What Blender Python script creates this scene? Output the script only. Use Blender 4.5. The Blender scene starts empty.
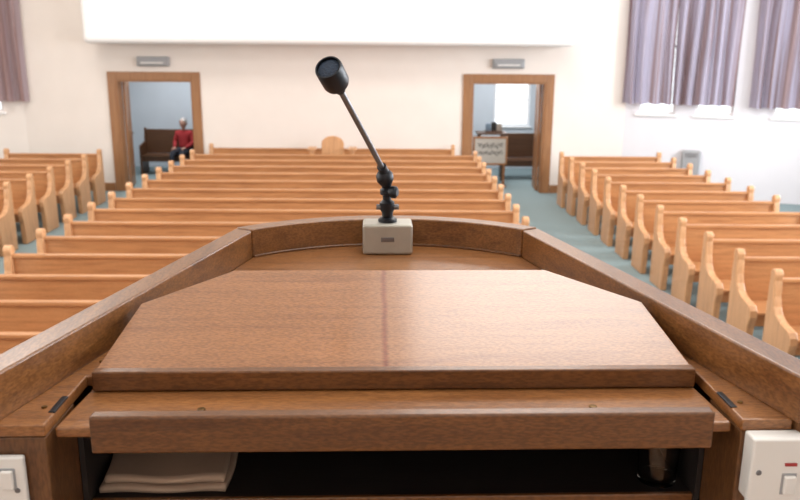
import bpy, bmesh, math
from mathutils import Vector, Matrix
EYE=2.69
scene=bpy.context.scene
try:
    scene.view_settings.view_transform='Standard'
    scene.view_settings.look='None'
except Exception: pass

# ---------------------------------------------------------------- materials
def newmat(name):
    m=bpy.data.materials.new(name); m.use_nodes=True
    nt=m.node_tree; b=nt.nodes['Principled BSDF']; return m,nt,b
def plain(name,col,rough=.5,metal=0,noise=0.0,nscale=20,bump=0.0,spec=.5):
    m,nt,b=newmat(name)
    b.inputs['Roughness'].default_value=rough; b.inputs['Metallic'].default_value=metal
    b.inputs['Specular IOR Level'].default_value=spec
    tc=nt.nodes.new('ShaderNodeTexCoord'); n=nt.nodes.new('ShaderNodeTexNoise')
    n.inputs['Scale'].default_value=nscale; n.inputs['Detail'].default_value=5
    nt.links.new(tc.outputs['Object'],n.inputs['Vector'])
    r=nt.nodes.new('ShaderNodeValToRGB')
    lo=[max(0,c*(1-noise)) for c in col]; hi=[min(1,c*(1+noise)) for c in col]
    r.color_ramp.elements[0].position=.3; r.color_ramp.elements[1].position=.7
    r.color_ramp.elements[0].color=(*lo,1); r.color_ramp.elements[1].color=(*hi,1)
    nt.links.new(n.outputs['Fac'],r.inputs['Fac']); nt.links.new(r.outputs['Color'],b.inputs['Base Color'])
    if bump>0:
        bp=nt.nodes.new('ShaderNodeBump'); bp.inputs['Strength'].default_value=bump; bp.inputs['Distance'].default_value=.005
        nt.links.new(n.outputs['Fac'],bp.inputs['Height']); nt.links.new(bp.outputs['Normal'],b.inputs['Normal'])
    return m
def wood(name,col,axis='x',scale=9,contrast=.25,rough=.35,fleck=0.0,coat=0.0,stretch=14,spec=.5,stem_refl=None,fscale=7):
    m,nt,b=newmat(name); N=nt.nodes; L=nt.links
    tc=N.new('ShaderNodeTexCoord'); mp=N.new('ShaderNodeMapping')
    s={'x':(1,stretch,stretch),'y':(stretch,1,stretch),'z':(stretch,stretch,1)}[axis]
    mp.inputs['Scale'].default_value=s
    oi=N.new('ShaderNodeObjectInfo'); add=N.new('ShaderNodeVectorMath'); add.operation='ADD'
    mul=N.new('ShaderNodeVectorMath'); mul.operation='SCALE'; mul.inputs['Scale'].default_value=7
    comb=N.new('ShaderNodeCombineXYZ')
    for k in 'XYZ': L.new(oi.outputs['Random'],comb.inputs[k])
    L.new(comb.outputs[0],mul.inputs[0]); L.new(tc.outputs['Object'],add.inputs[0]); L.new(mul.outputs[0],add.inputs[1])
    L.new(add.outputs[0],mp.inputs['Vector'])
    n=N.new('ShaderNodeTexNoise'); n.inputs['Scale'].default_value=scale*.35; n.inputs['Detail'].default_value=9
    n.inputs['Roughness'].default_value=.62; n.inputs['Distortion'].default_value=.5
    L.new(mp.outputs[0],n.inputs['Vector'])
    r=N.new('ShaderNodeValToRGB'); e=r.color_ramp.elements
    e[0].position=.28; e[1].position=.72
    e[0].color=(*[c*(1-contrast)*(1 if i==0 else (1-contrast*.35)) for i,c in enumerate(col)],1)
    e[1].color=(*[min(1,c*(1+contrast*.6)) for c in col],1)
    mid=e.new(.5); mid.color=(*col,1)
    L.new(n.outputs['Fac'],r.inputs['Fac'])
    out=r.outputs['Color']
    # fine pores / ray flecks
    n2=N.new('ShaderNodeTexNoise'); n2.inputs['Scale'].default_value=scale*fscale; n2.inputs['Detail'].default_value=3
    mp2=N.new('ShaderNodeMapping'); mp2.inputs['Scale'].default_value={'x':(1,3.5,3.5),'y':(3.5,1,3.5),'z':(3.5,3.5,1)}[axis]
    L.new(add.outputs[0],mp2.inputs['Vector']); L.new(mp2.outputs[0],n2.inputs['Vector'])
    r2=N.new('ShaderNodeValToRGB'); r2.color_ramp.elements[0].position=.40; r2.color_ramp.elements[1].position=.60
    f=1-max(fleck,.06); r2.color_ramp.elements[0].color=(f,f*.96,f*.92,1); r2.color_ramp.elements[1].color=(1,1,1,1)
    L.new(n2.outputs['Fac'],r2.inputs['Fac'])
    mx=N.new('ShaderNodeMixRGB'); mx.blend_type='MULTIPLY'; mx.inputs['Fac'].default_value=1
    L.new(out,mx.inputs[1]); L.new(r2.outputs[0],mx.inputs[2]); last=mx.outputs[0]
    if stem_refl is not None:   # painted reddish streak, the mic stem's reflection in the varnish
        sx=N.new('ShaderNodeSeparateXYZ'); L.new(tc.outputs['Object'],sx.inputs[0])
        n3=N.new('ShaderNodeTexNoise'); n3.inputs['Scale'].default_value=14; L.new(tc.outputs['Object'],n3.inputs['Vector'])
        a1=N.new('ShaderNodeMath'); a1.operation='SUBTRACT'; L.new(sx.outputs['X'],a1.inputs[0]); a1.inputs[1].default_value=stem_refl
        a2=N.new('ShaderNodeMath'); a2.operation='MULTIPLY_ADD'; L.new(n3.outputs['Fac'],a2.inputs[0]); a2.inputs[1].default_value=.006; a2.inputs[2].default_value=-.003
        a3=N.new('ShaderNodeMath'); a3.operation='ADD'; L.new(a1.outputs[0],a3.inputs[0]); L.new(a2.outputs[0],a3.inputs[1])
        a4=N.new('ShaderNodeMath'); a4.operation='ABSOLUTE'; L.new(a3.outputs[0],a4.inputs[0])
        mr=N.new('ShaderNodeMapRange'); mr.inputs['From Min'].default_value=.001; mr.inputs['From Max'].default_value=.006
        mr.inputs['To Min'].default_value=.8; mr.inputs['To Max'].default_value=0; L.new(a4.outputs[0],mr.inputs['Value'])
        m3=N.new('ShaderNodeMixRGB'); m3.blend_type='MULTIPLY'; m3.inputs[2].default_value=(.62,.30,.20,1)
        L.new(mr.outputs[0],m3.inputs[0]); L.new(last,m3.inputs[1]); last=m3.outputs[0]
    L.new(last,b.inputs['Base Color'])
    bp=N.new('ShaderNodeBump'); bp.inputs['Strength'].default_value=.15; bp.inputs['Distance'].default_value=.002
    L.new(n2.outputs['Fac'],bp.inputs['Height']); L.new(bp.outputs[0],b.inputs['Normal'])
    b.inputs['Roughness'].default_value=rough; b.inputs['Specular IOR Level'].default_value=spec
    b.inputs['Coat Weight'].default_value=coat; b.inputs['Coat Roughness'].default_value=.15
    return m
M={}
M['wall']=plain('wall_paint',(.82,.745,.685),.8,noise=.02,nscale=2)
M['wallr']=plain('wall_paint_cool',(.76,.74,.77),.8,noise=.02,nscale=2)
M['lobby']=plain('lobby_paint',(.62,.67,.72),.8,noise=.03,nscale=2)
M['white']=plain('white_plaster',(.92,.91,.90),.7,noise=.01,nscale=3)
M['ceil']=plain('ceiling_paint',(.85,.84,.82),.8,noise=.01,nscale=3)
M['carpet']=plain('grey_carpet',(.23,.30,.31),.95,noise=.2,nscale=150,bump=.4)
M['pew']=wood('pew_oak',(.54,.265,.115),'x',7,.28,.30)
M['pewend']=wood('pew_end_oak',(.64,.36,.185),'z',7,.25,.33)
M['frame']=wood('door_frame_oak',(.33,.16,.07),'z',6,.22,.4)
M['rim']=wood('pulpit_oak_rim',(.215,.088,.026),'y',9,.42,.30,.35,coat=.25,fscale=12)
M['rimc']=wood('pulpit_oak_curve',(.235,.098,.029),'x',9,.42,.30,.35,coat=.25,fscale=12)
M['desk']=wood('pulpit_oak_desk',(.335,.145,.056),'x',9,.26,.33,.34,coat=.45,stem_refl=-.013,fscale=17)
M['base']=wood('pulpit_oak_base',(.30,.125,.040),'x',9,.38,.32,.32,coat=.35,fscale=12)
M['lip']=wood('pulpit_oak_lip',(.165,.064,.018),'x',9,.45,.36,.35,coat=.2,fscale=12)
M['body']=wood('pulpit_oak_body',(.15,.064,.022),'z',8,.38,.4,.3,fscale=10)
M['dark']=wood('dark_interior',(.014,.010,.009),'x',8,.3,.6)  # shade inside the compartment put into a near-black wood colour
M['dbench']=wood('dark_bench',(.10,.045,.02),'x',8,.3,.4)
M['steel']=plain('brushed_steel',(.20,.20,.21),.38,.9,noise=.05)
M['black']=plain('black_metal',(.010,.012,.017),.38,.3,noise=.1,nscale=60)
M['grille']=plain('mic_grille',(.012,.025,.05),.6,.2,noise=.5,nscale=400,bump=.6)
M['micbase']=plain('grey_painted_metal',(.42,.40,.35),.38,.45,noise=.06,nscale=30)
M['plastic']=plain('white_plastic',(.76,.74,.71),.35,noise=.01)
M['red']=plain('red_plastic',(.35,.02,.02),.3)
M['brass']=plain('brass',(.16,.09,.03),.4,.9)
M['paper']=plain('cloth_beige',(.40,.28,.20),.9,noise=.08,nscale=12,bump=.3)
M['grey']=plain('grey_plastic',(.34,.34,.35),.5,noise=.03)
M['board']=plain('notice_paper',(.50,.47,.42),.7,noise=.05)
M['ink']=plain('ink',(.03,.03,.03),.7)
M['poster']=plain('leaflet_blue',(.25,.36,.48),.7,noise=.5,nscale=6)
M['skin']=plain('skin',(.50,.28,.21),.55,noise=.06)
M['hair']=plain('white_hair',(.50,.48,.46),.8,noise=.15,nscale=60,bump=.5)
M['sweater']=plain('red_sweater',(.32,.022,.025),.9,noise=.15,nscale=90,bump=.4)
M['trouser']=plain('dark_trousers',(.03,.035,.05),.9,noise=.15,nscale=60)
M['eye']=plain('eye_dark',(.03,.02,.02),.2)
M['lips']=plain('lips',(.45,.16,.13),.5)
def curtain_mat(name,col,col2,tr):
    m,nt,b=newmat(name); N=nt.nodes;L=nt.links
    tc=N.new('ShaderNodeTexCoord'); n=N.new('ShaderNodeTexNoise'); n.inputs['Scale'].default_value=3
    mp=N.new('ShaderNodeMapping'); mp.inputs['Scale'].default_value=(2.6,2.6,.06)
    L.new(tc.outputs['Object'],mp.inputs[0]); L.new(mp.outputs[0],n.inputs['Vector'])
    r=N.new('ShaderNodeValToRGB'); r.color_ramp.elements[0].position=.42; r.color_ramp.elements[1].position=.58
    r.color_ramp.elements[0].color=(*col,1); r.color_ramp.elements[1].color=(*col2,1)
    L.new(n.outputs['Fac'],r.inputs[0]); L.new(r.outputs[0],b.inputs['Base Color']); b.inputs['Roughness'].default_value=.9
    t=N.new('ShaderNodeBsdfTranslucent'); L.new(r.outputs[0],t.inputs[0])
    mx=N.new('ShaderNodeMixShader'); mx.inputs[0].default_value=tr
    L.new(b.outputs[0],mx.inputs[1]); L.new(t.outputs[0],mx.inputs[2]); L.new(mx.outputs[0],N['Material Output'].inputs['Surface'])
    return m
M['curtR']=curtain_mat('mauve_curtain',(.33,.235,.24),(.50,.46,.56),.4)
M['curtL']=curtain_mat('rose_curtain',(.38,.25,.24),(.50,.40,.43),.35)
def glassmat():
    m,nt,b=newmat('clear_glass'); b.inputs['Transmission Weight'].default_value=1; b.inputs['Roughness'].default_value=.02
    b.inputs['IOR'].default_value=1.45; return m
M['glass']=glassmat()
def panemat():
    m,nt,b=newmat('window_glass'); N=nt.nodes
    t=N.new('ShaderNodeBsdfTransparent'); g=N.new('ShaderNodeBsdfGlossy'); g.inputs['Roughness'].default_value=.05
    mx=N.new('ShaderNodeMixShader'); mx.inputs[0].default_value=.06
    nt.links.new(t.outputs[0],mx.inputs[1]); nt.links.new(g.outputs[0],mx.inputs[2]); nt.links.new(mx.outputs[0],N['Material Output'].inputs['Surface'])
    return m
M['pane']=panemat()

# ---------------------------------------------------------------- helpers
def link(o,parent=None):
    scene.collection.objects.link(o)
    if parent: o.parent=parent
    return o
def mobj(name,verts,faces,mat,parent=None,bevel=0,seg=2,smooth=False,loc=None,rot=None):
    me=bpy.data.meshes.new(name); me.from_pydata([tuple(v) for v in verts],[],faces); me.validate()
    bm=bmesh.new(); bm.from_mesh(me); bmesh.ops.recalc_face_normals(bm,faces=bm.faces[:]); bm.to_mesh(me); bm.free()
    me.materials.append(M[mat]); o=bpy.data.objects.new(name,me); link(o,parent)
    if loc: o.location=loc
    if rot: o.rotation_euler=rot
    if bevel>0:
        b=o.modifiers.new('bevel','BEVEL'); b.width=bevel; b.segments=seg; b.limit_method='ANGLE'; b.angle_limit=math.radians(40)
    if smooth:
        for p in me.polygons: p.use_smooth=True
    return o
BF=[(0,1,2,3),(4,7,6,5),(0,4,5,1),(1,5,6,2),(2,6,7,3),(3,7,4,0)]
def bv(x0,x1,y0,y1,z0,z1):
    return [(x0,y0,z0),(x1,y0,z0),(x1,y1,z0),(x0,y1,z0),(x0,y0,z1),(x1,y0,z1),(x1,y1,z1),(x0,y1,z1)]
def boxes(name,bl,mat,parent=None,**k):
    v=[];f=[]
    for b in bl:
        o=len(v); v+=bv(*b); f+=[tuple(i+o for i in q) for q in BF]
    return mobj(name,v,f,mat,parent,**k)
def box(name,x0,x1,y0,y1,z0,z1,mat,parent=None,**k): return boxes(name,[(x0,x1,y0,y1,z0,z1)],mat,parent,**k)
def prism(name,pts,z0,z1,mat,parent=None,**k):
    n=len(pts); v=[(p[0],p[1],z0) for p in pts]+[(p[0],p[1],z1) for p in pts]
    f=[tuple(range(n))[::-1],tuple(range(n,2*n))]+[(i,(i+1)%n,n+(i+1)%n,n+i) for i in range(n)]
    return mobj(name,v,f,mat,parent,**k)
def lathe(name,prof,mat,parent=None,a=(0,0,0),b=(0,0,1),seg=32,smooth=True,bevel=0):
    """profile list (dist along axis, radius) from a towards b"""
    a=Vector(a); d=(Vector(b)-a).normalized(); q=d.to_track_quat('Z','Y')
    v=[];f=[]
    for (t,r) in prof:
        for i in range(seg):
            an=2*math.pi*i/seg; v.append(a+q@Vector((r*math.cos(an),r*math.sin(an),t)))
    for j in range(len(prof)-1):
        for i in range(seg): f.append((j*seg+i,j*seg+(i+1)%seg,(j+1)*seg+(i+1)%seg,(j+1)*seg+i))
    f.append(tuple(range(seg))[::-1]); f.append(tuple((len(prof)-1)*seg+i for i in range(seg)))
    o=mobj(name,v,f,mat,parent)
    for p in o.data.polygons: p.use_smooth = smooth and len(p.vertices)==4
    e=o.modifiers.new('es','EDGE_SPLIT'); e.split_angle=math.radians(35)
    return o
def cyl(name,a,b,r,mat,parent=None,r2=None,seg=24):
    L=(Vector(b)-Vector(a)).length
    return lathe(name,[(0,r),(L,r if r2 is None else r2)],mat,parent,a,b,seg)
def empty(name,loc=(0,0,0),rz=0):
    e=bpy.data.objects.new(name,None); e.location=loc; e.rotation_euler=(0,0,rz); e.empty_display_size=.1; return link(e)

# ---------------------------------------------------------------- room shell
def wall(name,p0,p1,z0,z1,mat,ops=(),th=.2):
    p0=Vector((*p0,0)); p1=Vector((*p1,0)); d=p1-p0; L=d.length; ang=math.atan2(d.y,d.x)
    bl=[];s=0
    for (a,b,za,zb) in sorted(ops):
        bl.append((s,a,0,th,z0,z1))
        if za>z0: bl.append((a,b,0,th,z0,za))
        if zb<z1: bl.append((a,b,0,th,zb,z1))
        s=b
    bl.append((s,L,0,th,z0,z1))
    return boxes(name,bl,mat,loc=p0,rot=(0,0,ang)),p0,ang
BX0,BX1,BY=-6.75,4.28,14.9
DL=(-5.04,-3.66); DR=(1.43,2.80); DH=2.04
wall('wall_back',(BX0,BY),(BX1,BY),0,6.5,'wall',[(DL[0]-BX0,DL[1]-BX0,0,DH),(DR[0]-BX0,DR[1]-BX0,0,DH)])
ra=math.radians(19.5); RD=Vector((math.cos(ra),-math.sin(ra))); RL=4.0
RE=(BX1+RD.x*RL,BY+RD.y*RL)
winR=[(.22,.88,1.50,3.9),(1.22,1.86,1.50,3.9),(2.50,3.14,1.50,3.9)]
o,pR,aR=wall('wall_right_angled',(BX1,BY),RE,0,6.5,'wallr',winR)
LE=(-9.5,14.11)
LL=math.hypot(BX0-LE[0],BY-LE[1])
winL=[(LL-1.15,LL-.35,1.46,3.9)]
o,pL,aL=wall('wall_left_angled',LE,(BX0,BY),0,6.5,'wall',winL)
sideops=[(2.0,3.6,1.5,4.4),(6.0,7.6,1.5,4.4),(10,11.6,1.5,4.4)]
o,pSR,aSR=wall('wall_right',RE,(RE[0],-3),0,6.5,'wallr',sideops)
o,pSL,aSL=wall('wall_left',(-9.5,-3),LE,0,6.5,'wall',sideops)
wall('wall_front',(RE[0],-3),(-9.5,-3),0,6.5,'wall')
box('floor',-9.8,RE[0]+.3,-3.2,18.2,-.1,0,'carpet')
box('ceiling',-9.7,RE[0]+.2,-3.2,15.1,6.5,6.6,'ceil')
# windows
wi=0
def window(p0,ang,a,b,za,zb):
    global wi; wi+=1
    e=empty('window_%d'%wi,p0,ang)
    t=.05
    boxes('sash',[(a,a+t,.08,.14,za,zb),(b-t,b,.08,.14,za,zb),(a+t,b-t,.08,.14,za,za+t),(a+t,b-t,.08,.14,zb-t,zb),
                  (a+t,b-t,.09,.13,(za+zb)/2-.02,(za+zb)/2+.02)],'white',e)
    box('pane',a+t,b-t,.105,.115,za+t,zb-t,'pane',e)
    box('sill',a-.04,b+.04,-.05,.1,za-.035,za-.002,'white',e,bevel=.008)
for w in winR: window(pR,aR,*w)
for w in winL: window(pL,aL,*w)
for w in sideops: window(pSR,aSR,*w); 
for w in sideops: window(pSL,aSL,*w)
# curtains
def curtain(p0,ang,s0,s1,z0,z1,mat,ph=0,nf=5):
    e=empty('curtain',p0,ang)
    nu=110; nv=14; v=[];f=[]
    for j in range(nv+1):
        t=j/nv; z=z0+(z1-z0)*t
        for i in range(nu+1):
            u=i/nu
            amp=.066*(1-.3*t)
            s=s0+(s1-s0)*u+ .015*math.sin(9*u+3*t+ph)
            y=-.15+amp*math.sin(2*math.pi*nf*u+ph+.6*math.sin(3*t+ph))+.015*math.sin(31*u+ph)
            v.append((s,y,z+.01*math.sin(2*math.pi*nf*u)*(1-t)))
    for j in range(nv):
        for i in range(nu):
            a=j*(nu+1)+i; f.append((a,a+1,a+nu+2,a+nu+1))
    o=mobj('drape',v,f,mat,e,smooth=True)
    cyl('rod',(s0-.03,-.15,z1+.03),(s1+.03,-.15,z1+.03),.016,'steel',e)
    boxes('rod_brackets',[(s0,s0+.03,-.16,0,z1+.02,z1+.04),(s1-.03,s1,-.16,0,z1+.02,z1+.04)],'steel',e)
curtain(pR,aR,-.06,.80,1.69,4.1,'curtR',.4,4)
curtain(pR,aR,.80,1.86,1.69,4.1,'curtR',2.1,5)
curtain(pR,aR,2.08,3.2,1.67,4.1,'curtR',1.1,5)
curtain(pL,aL,LL-1.3,LL+.12,1.66,4.1,'curtL',.9,6)
# balcony
box('balcony_front',-5.33,3.15,14.2,14.899,2.68,4.3,'white',bevel=.10,seg=6)
box('trim_balcony_cap',-5.36,3.18,14.17,14.899,4.3,4.36,'frame',bevel=.01)
# door frames
di=0
def door(x0,x1,hinge):
    global di; di+=1
    e=empty('door_%d'%di,(0,0,0))
    w=.15
    boxes('architrave',[(x0-w,x0,BY-.035,BY,0,DH+w),(x1,x1+w,BY-.035,BY,0,DH+w),(x0,x1,BY-.035,BY,DH,DH+w)],'frame',e,bevel=.008)
    boxes('jamb_lining',[(x0,x0+.03,BY-.02,BY+.21,0,DH),(x1-.03,x1,BY-.02,BY+.21,0,DH),(x0+.03,x1-.03,BY-.02,BY+.21,DH-.03,DH)],'frame',e,bevel=.004)
    for sx,xx in ((1,x0+.035),(-1,x1-.035)):
        ang=math.radians(101 if sx==1 else 86)
        lf=empty('leaf_pivot_%s'%('a' if sx==1 else 'b'),(xx,BY+.215,0),ang); lf.parent=e
        w_=.64
        y0,y1=(-.04,0) if sx==1 else (0,.04)
        boxes('leaf_stiles',[(0,.1,y0,y1,.01,DH-.04),(w_-.1,w_,y0,y1,.01,DH-.04),(.1,w_-.1,y0,y1,.01,.22),(.1,w_-.1,y0,y1,.95,1.08),(.1,w_-.1,y0,y1,DH-.16,DH-.04)],'frame',lf,bevel=.004)
        boxes('leaf_panels',[(.1,w_-.1,y0+.012,y1-.012,.22,.95),(.1,w_-.1,y0+.012,y1-.012,1.08,DH-.16)],'frame',lf)
        cyl('handle',(w_-.06,y0-.03,1.0),(w_-.06,y1+.03,1.0),.012,'brass',lf)
door(DL[0],DL[1],-1); door(DR[0],DR[1],1)
boxes('baseboard_back',[(BX0,DL[0]-.16,BY-.02,BY,0,.15),(DL[1]+.16,DR[0]-.16,BY-.02,BY,0,.15),(DR[1]+.16,BX1,BY-.02,BY,0,.15)],'frame')
# emergency lights
for X in (-4.33,2.09):
    e=empty('emergency_light',(X,BY-.002,2.34))
    box('housing',-.29,.29,-.09,0,-.05,.12,'grey',e,bevel=.02)
    box('diffuser',-.25,.25,-.115,-.085,-.035,.07,'grey',e,bevel=.02)
    cyl('lamp_tube',(-.2,-.122,.01),(.2,-.122,.01),.014,'plastic',e)
# ---------------------------------------------------------------- lobby
wall('wall_lobby_back',(-6.9,18.0),(4.4,18.0),0,2.66,'lobby',[(9.15,9.95,.95,2.1)],.15)
boxes('wall_lobby_sides',[(-6.9,-6.75,15.1,18,0,2.66),(4.28,4.4,15.1,18,0,2.66),(-1.2,-1.05,15.1,18,0,2.66),
    (-4.22,-4.12,17.45,18,0,2.66)],'lobby')
window(Vector((-6.9,18.0,0)),0,9.15,9.95,.95,2.1)
box('ceiling_lobby',-6.9,4.4,15.1,18.15,2.66,2.72,'ceil')
def bench(name,x0,x1,y,mat='dbench',hb=.92):
    e=empty(name,(0,y,0))
    box('seat',x0+.04,x1-.04,-.22,.2,.37,.41,mat,e,bevel=.01)
    box('back',x0+.04,x1-.04,.2,.235,.41,hb,mat,e,bevel=.01)
    box('apron',x0+.04,x1-.04,-.2,-.175,.28,.37,mat,e)
    for i,xx in enumerate((x0,x1-.04)):
        pts=[(-.24,0),(.26,0),(.26,hb+.02),(.18,hb+.04),(.14,.68),(-.24,.62)]
        v=[(xx,p[0],p[1]) for p in pts]+[(xx+.04,p[0],p[1]) for p in pts]; n=6
        mobj('end_%d'%i,v,[tuple(range(n)),tuple(range(n,2*n))[::-1]]+[(i_,(i_+1)%n,n+(i_+1)%n,n+i_) for i_ in range(n)],mat,e,bevel=.008)
    return e
bench('lobby_bench',-5.3,-4.0,17.0)
bench('lobby_bench',2.25,3.6,16.6)
# notice board on stand
e=empty('notice_board',(1.90,15.6,0))
boxes('board_frame',[(-.34,.34,-.02,.01,.42,.46),(-.34,.34,-.02,.01,.94,.98),(-.34,-.30,-.02,.01,.46,.94),(.30,.34,-.02,.01,.46,.94)],'frame',e,bevel=.004)
box('board_paper',-.30,.30,-.008,.01,.46,.94,'board',e)
boxes('legs',[(-.30,-.26,.01,.04,0,.97),(.26,.30,.01,.04,0,.97),(-.32,-.24,-.15,.2,0,.03),(.24,.32,-.15,.2,0,.03)],'frame',e,bevel=.004)
for row,zz in enumerate((.80,.66,)):
    pts=[(-.24+.48*i/60+.012*math.cos(i*1.2),-.012,zz+(.035 if row else .05)*math.sin(i*.9+row)+.02*math.sin(i*.37)) for i in range(61)]
    cu=bpy.data.curves.new('script_lettering','CURVE'); cu.dimensions='3D'; cu.bevel_depth=.005
    sp=cu.splines.new('POLY'); sp.points.add(len(pts)-1)
    for p,q in zip(sp.points,pts): p.co=(*q,1)
    cu.materials.append(M['ink']); link(bpy.data.objects.new('script_lettering',cu),e)
e=empty('side_table',(1.98,16.1,0))
box('top',-.3,.3,-.22,.22,.98,1.01,'dbench',e,bevel=.005)
boxes('legs',[(-.27,-.23,-.19,-.15,0,.98),(.23,.27,-.19,-.15,0,.98),(-.27,-.23,.15,.19,0,.98),(.23,.27,.15,.19,0,.98)],'dbench',e)
e=empty('leaflet_rack',(2.02,16.1,1.01))
prism('rack_base',[(-.17,-.1),(.17,-.1),(.17,.1),(-.17,.1)],0,.03,'dbench',e)
for i in range(3):
    box('leaflets_%d'%i,-.16+.11*i,-.06+.11*i,-.02,.03,.03,.17+.03*(i%2),['poster','ink','board'][i],e)

# ---------------------------------------------------------------- pews
def pew_meshes(L):
    prof=[(.078,0),(.078,.55),(.078,.78),(.070,.83)]
    for i in range(9):
        a=math.radians(-15+210*i/8); prof.append((.028+.050*math.cos(a),.874+.050*math.sin(a)))
    prof+=[(-.014,.83),(-.022,.78),(-.03,.70),(-.055,.62),(-.10,.565),(-.17,.53),(-.27,.515),(-.34,.50),(-.375,.46),(-.38,.40),(-.35,.30),(-.33,.0)]
    b=[(0.05,L-.05,.025,.05,.30,.808),(0.05,L-.05,.003,.062,.808,.842),(0.05,L-.05,-.34,.03,.40,.43),(0.05,L-.05,-.325,-.30,.30,.40),
       (0.05,L-.05,.05,.14,.60,.618),(0.05,L-.05,.125,.14,.618,.65)]
    return prof,b
def make_pew_data(L,tag,mids=()):
    prof,b=pew_meshes(L)
    v=[];f=[]
    for q in b:
        o=len(v); v+=bv(*q); f+=[tuple(i+o for i in t) for t in BF]
    boards=bpy.data.meshes.new('pew_boards_'+tag); boards.from_pydata(v,[],f); boards.materials.append(M['pew'])
    v=[];f=[];n=len(prof); T=.07
    for x in (0,L-T):
        o=len(v); v+=[(x,p[0],p[1]) for p in prof]+[(x+T,p[0],p[1]) for p in prof]
        f+=[tuple(o+i for i in range(n))[::-1],tuple(o+n+i for i in range(n))]+[(o+i,o+(i+1)%n,o+n+(i+1)%n,o+n+i) for i in range(n)]
    ends=bpy.data.meshes.new('pew_ends_'+tag); ends.from_pydata(v,[],f)
    bm=bmesh.new(); bm.from_mesh(ends); bmesh.ops.recalc_face_normals(bm,faces=bm.faces[:]); bm.to_mesh(ends); bm.free()
    ends.materials.append(M['pewend'])
    return boards,ends
def place_pew(data,x,y):
    e=empty('church_pew',(x,y,0))
    for nm,me in zip(('back_and_seat','end_panels'),data):
        o=bpy.data.objects.new(nm,me); link(o,e)
        bb=o.modifiers.new('bevel','BEVEL'); bb.width=.010; bb.segments=2; bb.limit_method='ANGLE'; bb.angle_limit=math.radians(50)
cd=make_pew_data(4.95,'long'); sd=make_pew_data(1.66,'short'); rd=make_pew_data(1.76,'right')
ys=[13.78-.68*i for i in range(15)]
for y in ys:
    place_pew(cd,-3.49,y); place_pew(sd,-6.68,y)
    place_pew(rd,3.19-.034*(y-5),y)
# pew against the back wall and elder's chair
wb=make_pew_data(4.5,'wall')
place_pew(wb,-3.36,14.68)
e=empty('carved_armchair',(-1.07,14.16,0))
pr=[(-.2,.40),(-.2,.98)]+[(-.2+.2*(1-math.cos(math.radians(a)))*1.0,.98+.14*math.sin(math.radians(a))) for a in range(15,180,15)]+[(.2,.98),(.2,.40)]
n=len(pr)
mobj('back_panel',[(p[0],.1,p[1]) for p in pr]+[(p[0],.14,p[1]) for p in pr],[tuple(range(n)),tuple(range(n,2*n))[::-1]]+[(i,(i+1)%n,n+(i+1)%n,n+i) for i in range(n)],'pewend',e,bevel=.008)
box('seat',-.25,.25,-.1,.12,.42,.46,'pew',e,bevel=.01)
boxes('legs',[(-.25,-.21,-.1,-.06,0,.42),(.21,.25,-.1,-.06,0,.42),(-.25,-.21,.1,.14,0,.42),(.21,.25,.1,.14,0,.42)],'pew',e)
for s in (-1,1):
    boxes('arm_%d'%(s+1),[(s*.36-.07,s*.36+.07,-.12,.15,.88,.93),(s*.36-.03,s*.36+.03,-.1,-.06,.42,.88),(s*.36-.03,s*.36+.03,.1,.14,.42,.88),(s*.30-.06,s*.30+.09,-.1,.14,.42,.45)],'pewend',e,bevel=.01)
# heater on angled wall
e=empty('wall_heater',(pR.x+RD.x*1.22,pR.y+RD.y*1.22,.42),aR)
box('casing',-.16,.16,-.13,-.002,0,.46,'grey',e,bevel=.03,seg=4)
boxes('grille_slots',[(-.11,.11,-.135,-.12,.34+.03*i,.35+.03*i) for i in range(3)],'steel',e)
cyl('pipe',(0,-.03,-.42),(0,-.03,0),.012,'steel',e)

# ---------------------------------------------------------------- seated person
pe=empty('seated_person',(-4.40,16.97,0),math.radians(-12)); pe.scale=(.92,.92,.92)
def skinned(name,nodes,edges,mat,sub=2):
    me=bpy.data.meshes.new(name); me.from_pydata([n[:3] for n in nodes],edges,[]); me.materials.append(M[mat])
    o=bpy.data.objects.new(name,me); link(o,pe)
    s=o.modifiers.new('skin','SKIN'); s.use_smooth_shade=True
    for i,n in enumerate(nodes):
        sv=me.skin_vertices[0].data[i]; r=n[3]; sv.radius=(r,r) if not isinstance(r,tuple) else r
        sv.use_root=(i==0)
    ss=o.modifiers.new('sub','SUBSURF'); ss.levels=sub; ss.render_levels=sub
    return o
skinned('sweater_torso',[(0,0,.56,(.16,.12)),(0,.02,.70,(.155,.12)),(0,.03,.84,(.17,.12)),(0,.02,.95,(.15,.09)),(0,.005,1.01,(.06,.06)),
  (-.17,.02,.94,.065),(-.225,-.02,.72,.052),(-.13,-.22,.63,.04),(.17,.02,.94,.065),(.225,-.02,.72,.052),(.13,-.22,.63,.04)],
  [(0,1),(1,2),(2,3),(3,4),(3,5),(5,6),(6,7),(3,8),(8,9),(9,10)],'sweater')
skinned('trousers',[(0,.0,.535,(.14,.085)),(-.10,-.05,.53,.085),(-.12,-.40,.52,.068),(-.12,-.42,.30,.055),(-.12,-.40,.10,.045),
  (.10,-.05,.53,.085),(.12,-.40,.52,.068),(.12,-.42,.30,.055),(.12,-.40,.10,.045)],[(0,1),(1,2),(2,3),(3,4),(0,5),(5,6),(6,7),(7,8)],'trouser')
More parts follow.
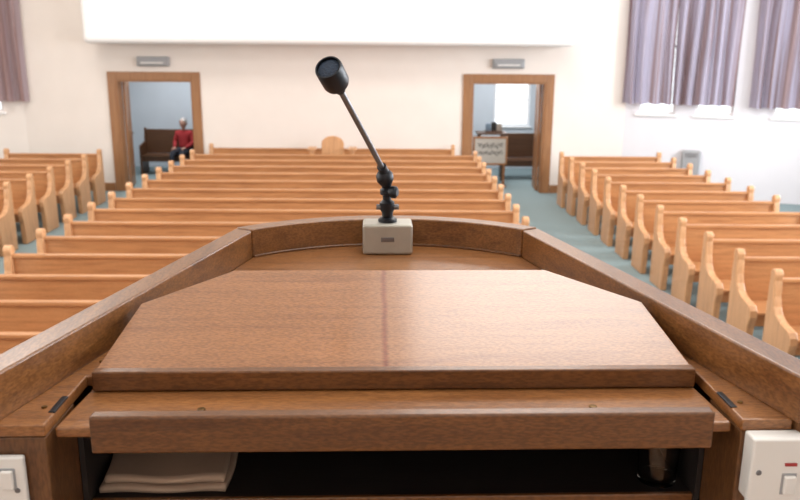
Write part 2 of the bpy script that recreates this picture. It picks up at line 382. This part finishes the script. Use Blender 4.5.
for s in (-1,1):
    skinned('shoe_%d'%(s+1),[(s*.12,-.38,.045,.042),(s*.12,-.48,.04,.042),(s*.12,-.57,.035,.032)],[(0,1),(1,2)],'black')
    nd=[(s*.13,-.22,.63,.026),(s*.12,-.27,.625,(.032,.018)),(s*.115,-.31,.62,(.034,.016))]; ed=[(0,1),(1,2)]
    for k in range(4):
        bx=s*.115+(k-1.5)*.018; ln=[.028,.034,.031,.024][k]
        i0=len(nd); nd+=[(bx,-.325,.62,.009),(bx,-.325-ln,.617,.0085),(bx,-.325-ln*1.6,.600,.007)]
        ed+=[(2,i0),(i0,i0+1),(i0+1,i0+2)]
    i0=len(nd); nd+=[(s*.115-s*.035,-.275,.622,.011),(s*.115-s*.05,-.305,.612,.009)]; ed+=[(1,i0),(i0,i0+1)]
    skinned('hand_%d'%(s+1),nd,ed,'skin',1)
skinned('neck',[(0,.01,.99,.05),(0,0,1.08,.048)],[(0,1)],'skin')
def blob(name,c,sc,mat,fn=None,seg=24):
    me=bpy.data.meshes.new(name); bm=bmesh.new(); bmesh.ops.create_uvsphere(bm,u_segments=seg,v_segments=seg//2,radius=1)
    for v in bm.verts:
        p=v.co.copy()
        if fn: p=fn(p)
        v.co=Vector((c[0]+p.x*sc[0],c[1]+p.y*sc[1],c[2]+p.z*sc[2]))
    for f in bm.faces: f.smooth=True
    bm.to_mesh(me); bm.free(); me.materials.append(M[mat]); return link(bpy.data.objects.new(name,me),pe)
def headf(p):
    q=p.copy()
    if q.z<0: q.x*=1+.28*q.z; q.y=q.y*(1+.2*q.z)-.12*(-q.z)
    return q
HZ=1.16
blob('head',(0,-.01,HZ),(.077,.098,.12),'skin',headf)
def hairf(p):
    q=p.copy()
    if q.y<-.35: q.z=max(q.z,.55+.1*q.y); q.y*=.93
    else: q.z=max(q.z,-.45)
    return q
blob('hair',(0,0,HZ+.012),(.084,.103,.122),'hair',hairf)
blob('nose',(0,-.112,HZ-.015),(.013,.02,.022),'skin')
blob('mouth',(0,-.1,HZ-.058),(.024,.01,.006),'lips')
for s in (-1,1):
    blob('eye_%d'%(s+1),(s*.03,-.094,HZ+.008),(.012,.008,.007),'eye'); blob('ear_%d'%(s+1),(s*.078,0,HZ-.005),(.01,.02,.03),'skin')

# ---------------------------------------------------------------- platform & pulpit
box('pulpit_platform',-1.6,1.6,-1.8,2.0,0,1.12,'carpet')
box('trim_platform',-1.62,1.62,-1.82,2.02,1.12,1.15,'frame',bevel=.006)
PR=math.radians(1.3); PO=(0.006,.95,0)
pp=empty('pulpit',PO,PR)
def H(h): return EYE-h
def Y(y): return y-.95
FY=.868   # plane of the front (speaker side) of the pilasters
c0=(-.318,1.651); R=.465
arc=[]
a0=math.asin(.318/R)
for i in range(25):
    a=-a0+2*a0*i/24; arc.append((R*math.sin(a),1.651+ (R*math.cos(a)-R*math.cos(a0))*(.123/(R-R*math.cos(a0)))))
path=[(-.514,.866)]+arc+[(.514,.866)]
def offset(path,d):
    out=[]
    for i,p in enumerate(path):
        p=Vector(p)
        t1=(p-Vector(path[i-1])).normalized() if i>0 else None
        t2=(Vector(path[i+1])-p).normalized() if i<len(path)-1 else None
        if t1 is None: t1=t2
        if t2 is None: t2=t1
        n1=Vector((t1.y,-t1.x)); n2=Vector((t2.y,-t2.x)); n=(n1+n2).normalized(); k=1/max(.3,n.dot(n1))
        out.append(tuple(p+n*d*k))
    return out
def strip(name,A,B,h0,h1,mat,bevel=.004,seg=3):
    n=len(A); v=[]
    for (a,b) in zip(A,B):
        v+=[(a[0],Y(a[1]),H(h0)),(b[0],Y(b[1]),H(h0)),(b[0],Y(b[1]),H(h1)),(a[0],Y(a[1]),H(h1))]
    f=[(0,1,2,3),tuple(4*(n-1)+i for i in (3,2,1,0))]
    for i in range(n-1):
        for k in range(4): f.append((4*i+k,4*i+(k+1)%4,4*i+4+(k+1)%4,4*i+4+k))
    return mobj(name,v,f,mat,pp,bevel=bevel,seg=seg)
inner=offset(path,.040)
def lerp(a,b,t): return tuple(a[i]+(b[i]-a[i])*t for i in range(2))
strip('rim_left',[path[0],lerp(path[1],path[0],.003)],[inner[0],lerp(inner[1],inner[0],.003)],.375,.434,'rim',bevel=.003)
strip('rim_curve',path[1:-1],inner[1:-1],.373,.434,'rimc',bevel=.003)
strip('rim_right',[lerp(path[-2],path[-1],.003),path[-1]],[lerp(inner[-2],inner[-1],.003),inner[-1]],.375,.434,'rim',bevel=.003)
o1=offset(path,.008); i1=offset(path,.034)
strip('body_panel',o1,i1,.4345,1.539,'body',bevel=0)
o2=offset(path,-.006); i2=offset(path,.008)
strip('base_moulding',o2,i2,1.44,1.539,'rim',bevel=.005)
strip('top_moulding',o2,i2,.46,.50,'rim',bevel=.005)
CX=.414
for s in (-1,1):
    pts=[(s*.58,Y(FY)),(s*CX,Y(FY)),(s*CX,Y(.96)),(s*.462,Y(.96)),(s*.482,Y(.90)),(s*.58,Y(.90))]
    prism('pilaster_%d'%(s+1),pts,H(1.539),H(.449),'body',pp,bevel=.002)
ip=offset(path,.039)
led=[(-CX,FY),(-CX,1.012),(CX,1.012),(CX,FY)]+[(ip[-1][0],FY)]+ip[1:-1][::-1]+[(ip[0][0],FY)]
prism('inner_ledge',[(p[0],Y(p[1])) for p in led],H(.4485),H(.433),'base',pp,bevel=.002)
# small quarter-round fillet where the rim meets the ledge
fo=offset(path,.0395); fi=offset(path,.045)
strip('rim_fillet',fo[1:-1],fi[1:-1],.428,.4335,'lip',bevel=.002)
# sloping desk
dk=[(-.398,1.0),(.402,1.0),(.388,1.175),(.257,1.284),(-.259,1.284),(-.384,1.175)]
def dh(y): return .42-.2*(y-1.0)
n=6
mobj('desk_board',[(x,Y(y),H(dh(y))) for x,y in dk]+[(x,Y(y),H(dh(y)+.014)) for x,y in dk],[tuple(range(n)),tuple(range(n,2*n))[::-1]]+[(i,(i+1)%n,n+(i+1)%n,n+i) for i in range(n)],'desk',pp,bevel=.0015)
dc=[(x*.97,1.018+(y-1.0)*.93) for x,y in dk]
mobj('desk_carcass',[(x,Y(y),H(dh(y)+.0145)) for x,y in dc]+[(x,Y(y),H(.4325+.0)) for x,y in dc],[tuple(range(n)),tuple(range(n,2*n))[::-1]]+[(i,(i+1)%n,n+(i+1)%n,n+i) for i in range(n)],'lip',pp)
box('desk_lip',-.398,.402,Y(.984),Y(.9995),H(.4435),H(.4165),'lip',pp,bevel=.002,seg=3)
# tray
prism('book_tray',[(-.410,Y(.885)),(.410,Y(.885)),(.402,Y(1.011)),(-.402,Y(1.011))],H(.459),H(.445),'base',pp,bevel=.003)
box('tray_rail',-.362,.380,Y(.866),Y(.8845),H(.4705),H(.423),'lip',pp,bevel=.003,seg=3)
# compartment
CB=1.28
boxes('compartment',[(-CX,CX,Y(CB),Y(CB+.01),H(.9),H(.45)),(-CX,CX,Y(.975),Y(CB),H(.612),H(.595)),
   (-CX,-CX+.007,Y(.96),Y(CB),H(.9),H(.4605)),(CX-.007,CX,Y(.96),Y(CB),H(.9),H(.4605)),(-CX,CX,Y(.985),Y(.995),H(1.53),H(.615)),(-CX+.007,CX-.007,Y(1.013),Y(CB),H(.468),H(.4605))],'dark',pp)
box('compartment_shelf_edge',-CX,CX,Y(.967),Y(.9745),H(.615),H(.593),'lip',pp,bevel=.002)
for i,(x,y) in enumerate(((-.245,.93),(.25,.93))):
    lathe('screw_%d'%i,[(0,.005),(.0015,.005),(.002,.003)],'brass',pp,(x,Y(y),H(.445)),(x,Y(y),H(.4)),16)
for s in (-1,1):
    boxes('hinge_%d'%(s+1),[(s*.418-.004,s*.418+.004,Y(.90),Y(.945),H(.4345),H(.4315))],'black',pp,bevel=.001)
    for j,(xx,yy) in enumerate(((.432,.915),(.410,1.06))): lathe('ledge_screw_%d_%d'%(s+1,j),[(0,.0035),(.0015,.0035),(.002,.002)],'brass',pp,(s*xx,Y(yy),H(.433)),(s*xx,Y(yy),H(.4)),12)
# folded cloth in compartment
ce=empty('folded_cloth',PO,PR)
nu,nv=24,14
for ly in range(2):
    v=[];f=[]
    for lay in (0,1):
        for j in range(nv+1):
            for i in range(nu+1):
                u=i/nu; t=j/nv
                z=H(.5945)+.010*ly+(.009 if lay else .001)+ (.0015*math.sin(7*u+5*t+ly) if lay else 0)+(.018*t*t if ly else .009*t*t*lay)
                x=-.402+.003*ly+(.170-.008*ly)*u+.003*math.sin(4*t+ly)-.012*t*(1-u); y=.985+.008*ly+.135*t+.002*math.sin(9*u)
                x=max(x,-.405)
                v.append((x,Y(y),z))
    o=(nu+1)*(nv+1)
    for j in range(nv):
        for i in range(nu):
            a=j*(nu+1)+i; f+=[(a,a+1,a+nu+2,a+nu+1),(a+o,a+o+nu+1,a+o+nu+2,a+o+1)]
    for i in range(nu): f+=[(i,i+o,i+1+o,i+1),(nv*(nu+1)+i,nv*(nu+1)+i+1,nv*(nu+1)+i+1+o,nv*(nu+1)+i+o)]
    for j in range(nv): a=j*(nu+1); f+=[(a,a+nu+1,a+nu+1+o,a+o),(a+nu,a+nu+o,a+2*nu+1+o,a+2*nu+1)]
    mobj('fold_%d'%ly,v,f,'paper',ce,smooth=True)
# water glass
ge=empty('water_glass',PO,PR)
lathe('tumbler',[(0,.026),(.085,.031),(.085,.0295),(.006,.0245),(.006,.001)],'glass',ge,(.372,Y(1.01),H(.5945)),(.372,Y(1.01),5),32)
# sockets
def plate(name,x0,x1,h0,h1,dep,toggles):
    e=empty(name,PO,PR); F=FY-.0005
    box('back_box',x0+.002,x1-.002,Y(F-dep+.009),Y(F),H(h1-.002),H(h0+.002),'plastic',e,bevel=.003)
    box('face_plate',x0,x1,Y(F-dep),Y(F-dep+.009),H(h1),H(h0),'plastic',e,bevel=.003,seg=3)
    for i,(x,h) in enumerate(toggles):
        box('switch_surround_%d'%i,x-.009,x+.009,Y(F-dep-.001),Y(F-dep+.002),H(h+.014),H(h-.014),'grey',e,bevel=.001)
        box('rocker_%d'%i,x-.007,x+.007,Y(F-dep-.006),Y(F-dep),H(h+.012),H(h-.012),'plastic',e,bevel=.002)
    for i,x in enumerate((x0+.010,x1-.010)):
        lathe('fixing_screw_%d'%i,[(0,.0035),(.001,.003)],'steel',e,(x,Y(F-dep),H((h0+h1)/2)),(x,Y(0),H((h0+h1)/2)),16)
    return e
e=plate('wall_socket',-.525,-.439,.469,.555,.010,[(-.458,.497)])
boxes('socket_slots',[(-.500,-.492,Y(.855),Y(.8585),H(.535),H(.52)),(-.514,-.506,Y(.855),Y(.8585),H(.549),H(.542)),(-.486,-.478,Y(.855),Y(.8585),H(.549),H(.542))],'ink',e)
e=plate('light_switch',.416,.536,.444,.530,.030,[(.463,.502),(.505,.502)])
box('neon_indicator',.456,.470,Y(.8355),Y(.839),H(.478),H(.4745),'red',e)

# ---------------------------------------------------------------- microphone
me_=empty('gooseneck_microphone',(PO[0]+.012,PO[1],PO[2]),PR)
by=1.675; bx=-.012
box('base_block',bx-.053,bx+.053,Y(by-.03),Y(by+.035),H(.4325),H(.366),'micbase',me_,bevel=.006,seg=3)
box('base_label',bx-.014,bx+.014,Y(by-.0310),Y(by-.0295),H(.404),H(.394),'steel',me_,bevel=.001)
lathe('base_boss',[(0,.020),(.006,.020),(.010,.014)],'black',me_,(bx,Y(by),H(.366)),(bx,Y(by),5))
lathe('swivel',[(0,.011),(.012,.012),(.02,.016),(.034,.016),(.04,.009),(.05,.009),(.052,.014),(.062,.014),(.066,.010),(.078,.012),(.088,.013)],'black',me_,(bx,Y(by),H(.358)),(bx-.004,Y(by-.004),H(.25)))
cyl('swivel_screw',(bx-.024,Y(by-.002),H(.334)),(bx+.024,Y(by-.002),H(.334)),.006,'steel',me_)
lathe('knuckle_knob',[(0,.010),(.006,.013),(.014,.013),(.018,.008)],'black',me_,(bx+.004,Y(by-.01),H(.30)),(bx+.026,Y(by-.02),H(.30)))
lathe('knuckle',[(0,.012),(.01,.018),(.022,.018),(.03,.013)],'black',me_,(bx-.003,Y(by-.002),H(.285)),(bx-.010,Y(by-.012),H(.25)))
A=Vector((bx-.005,Y(by-.006),H(.262))); B=Vector((-.100,Y(1.46),H(.080)))
A2=A.lerp(B,.10)
cyl('knuckle_sleeve',A,A2,.010,'black',me_)
cyl('stem',A2,B,.0058,'steel',me_)
C=B+(B-A).normalized()*.07
lathe('capsule_head',[(0,.009),(.008,.0115),(.016,.0125),(.020,.022),(.026,.0240),(.064,.0245),(.068,.023),(.068,.0205),(.062,.0200)],'black',me_,B,C,40)
D=B+(C-B).normalized()*.060
lathe('capsule_grille',[(0,.020),(.004,.019),(.006,.012),(.0065,.002)],'grille',me_,D,C+(C-B),32)

# ---------------------------------------------------------------- lights
def area(name,loc,rot,sx,sy,p,col):
    l=bpy.data.lights.new(name,'AREA'); l.shape='RECTANGLE'; l.size=sx; l.size_y=sy; l.energy=p; l.color=col
    o=bpy.data.objects.new(name,l); o.location=loc; o.rotation_euler=rot; link(o); return o
for i,y in enumerate((1.5,6,10.5)):
    for x in (-5,1.5):
        area('ceiling_light',(x,y,6.4),(0,0,0),2.6,2.0,(110,120,135)[i],(1,.96,.91))  # unseen fill panels, added because the closed shell blocks the sky
for i,w in enumerate(sideops):  # fill lamps added at the out-of-view side openings, in place of sky light
    s=(w[0]+w[1])/2
    area('window_daylight_right',(RE[0]-.06,RE[1]-s,2.95),(0,math.radians(90),0),2.9,1.6,310,(.92,.96,1))
    area('window_daylight_left',(-9.44,-3+s,2.95),(0,math.radians(-90),0),2.9,1.6,110,(1,.95,.9))
area('lobby_light',(-4.6,16.4,2.62),(0,0,0),1.2,1.2,48,(.95,.97,1))
area('lobby_light',(2.2,16.4,2.62),(0,0,0),1.2,1.2,58,(.95,.97,1))
w=bpy.data.worlds.new('world'); scene.world=w; w.use_nodes=True
bg=w.node_tree.nodes['Background']; bg.inputs[0].default_value=(.9,.95,1,1); bg.inputs[1].default_value=2.4

# ---------------------------------------------------------------- camera
cam=bpy.data.cameras.new('camera'); co=bpy.data.objects.new('camera',cam); link(co)
cam.sensor_width=36; cam.lens=36; cam.clip_start=.02
th=math.radians(14.37); yaw=math.radians(-.57); roll=math.radians(.4)
F=Vector((math.sin(-yaw)*math.cos(th),math.cos(yaw)*math.cos(th),-math.sin(th)))
R0=F.cross(Vector((0,0,1))).normalized(); U0=R0.cross(F)
Rv=R0*math.cos(roll)+U0*math.sin(roll); Uv=-R0*math.sin(roll)+U0*math.cos(roll)
m=Matrix((Rv,Uv,-F)).transposed().to_4x4(); m.translation=Vector((0,0,EYE))
co.matrix_world=m
cam.dof.use_dof=True; cam.dof.focus_distance=1.35; cam.dof.aperture_fstop=7.5
scene.camera=co
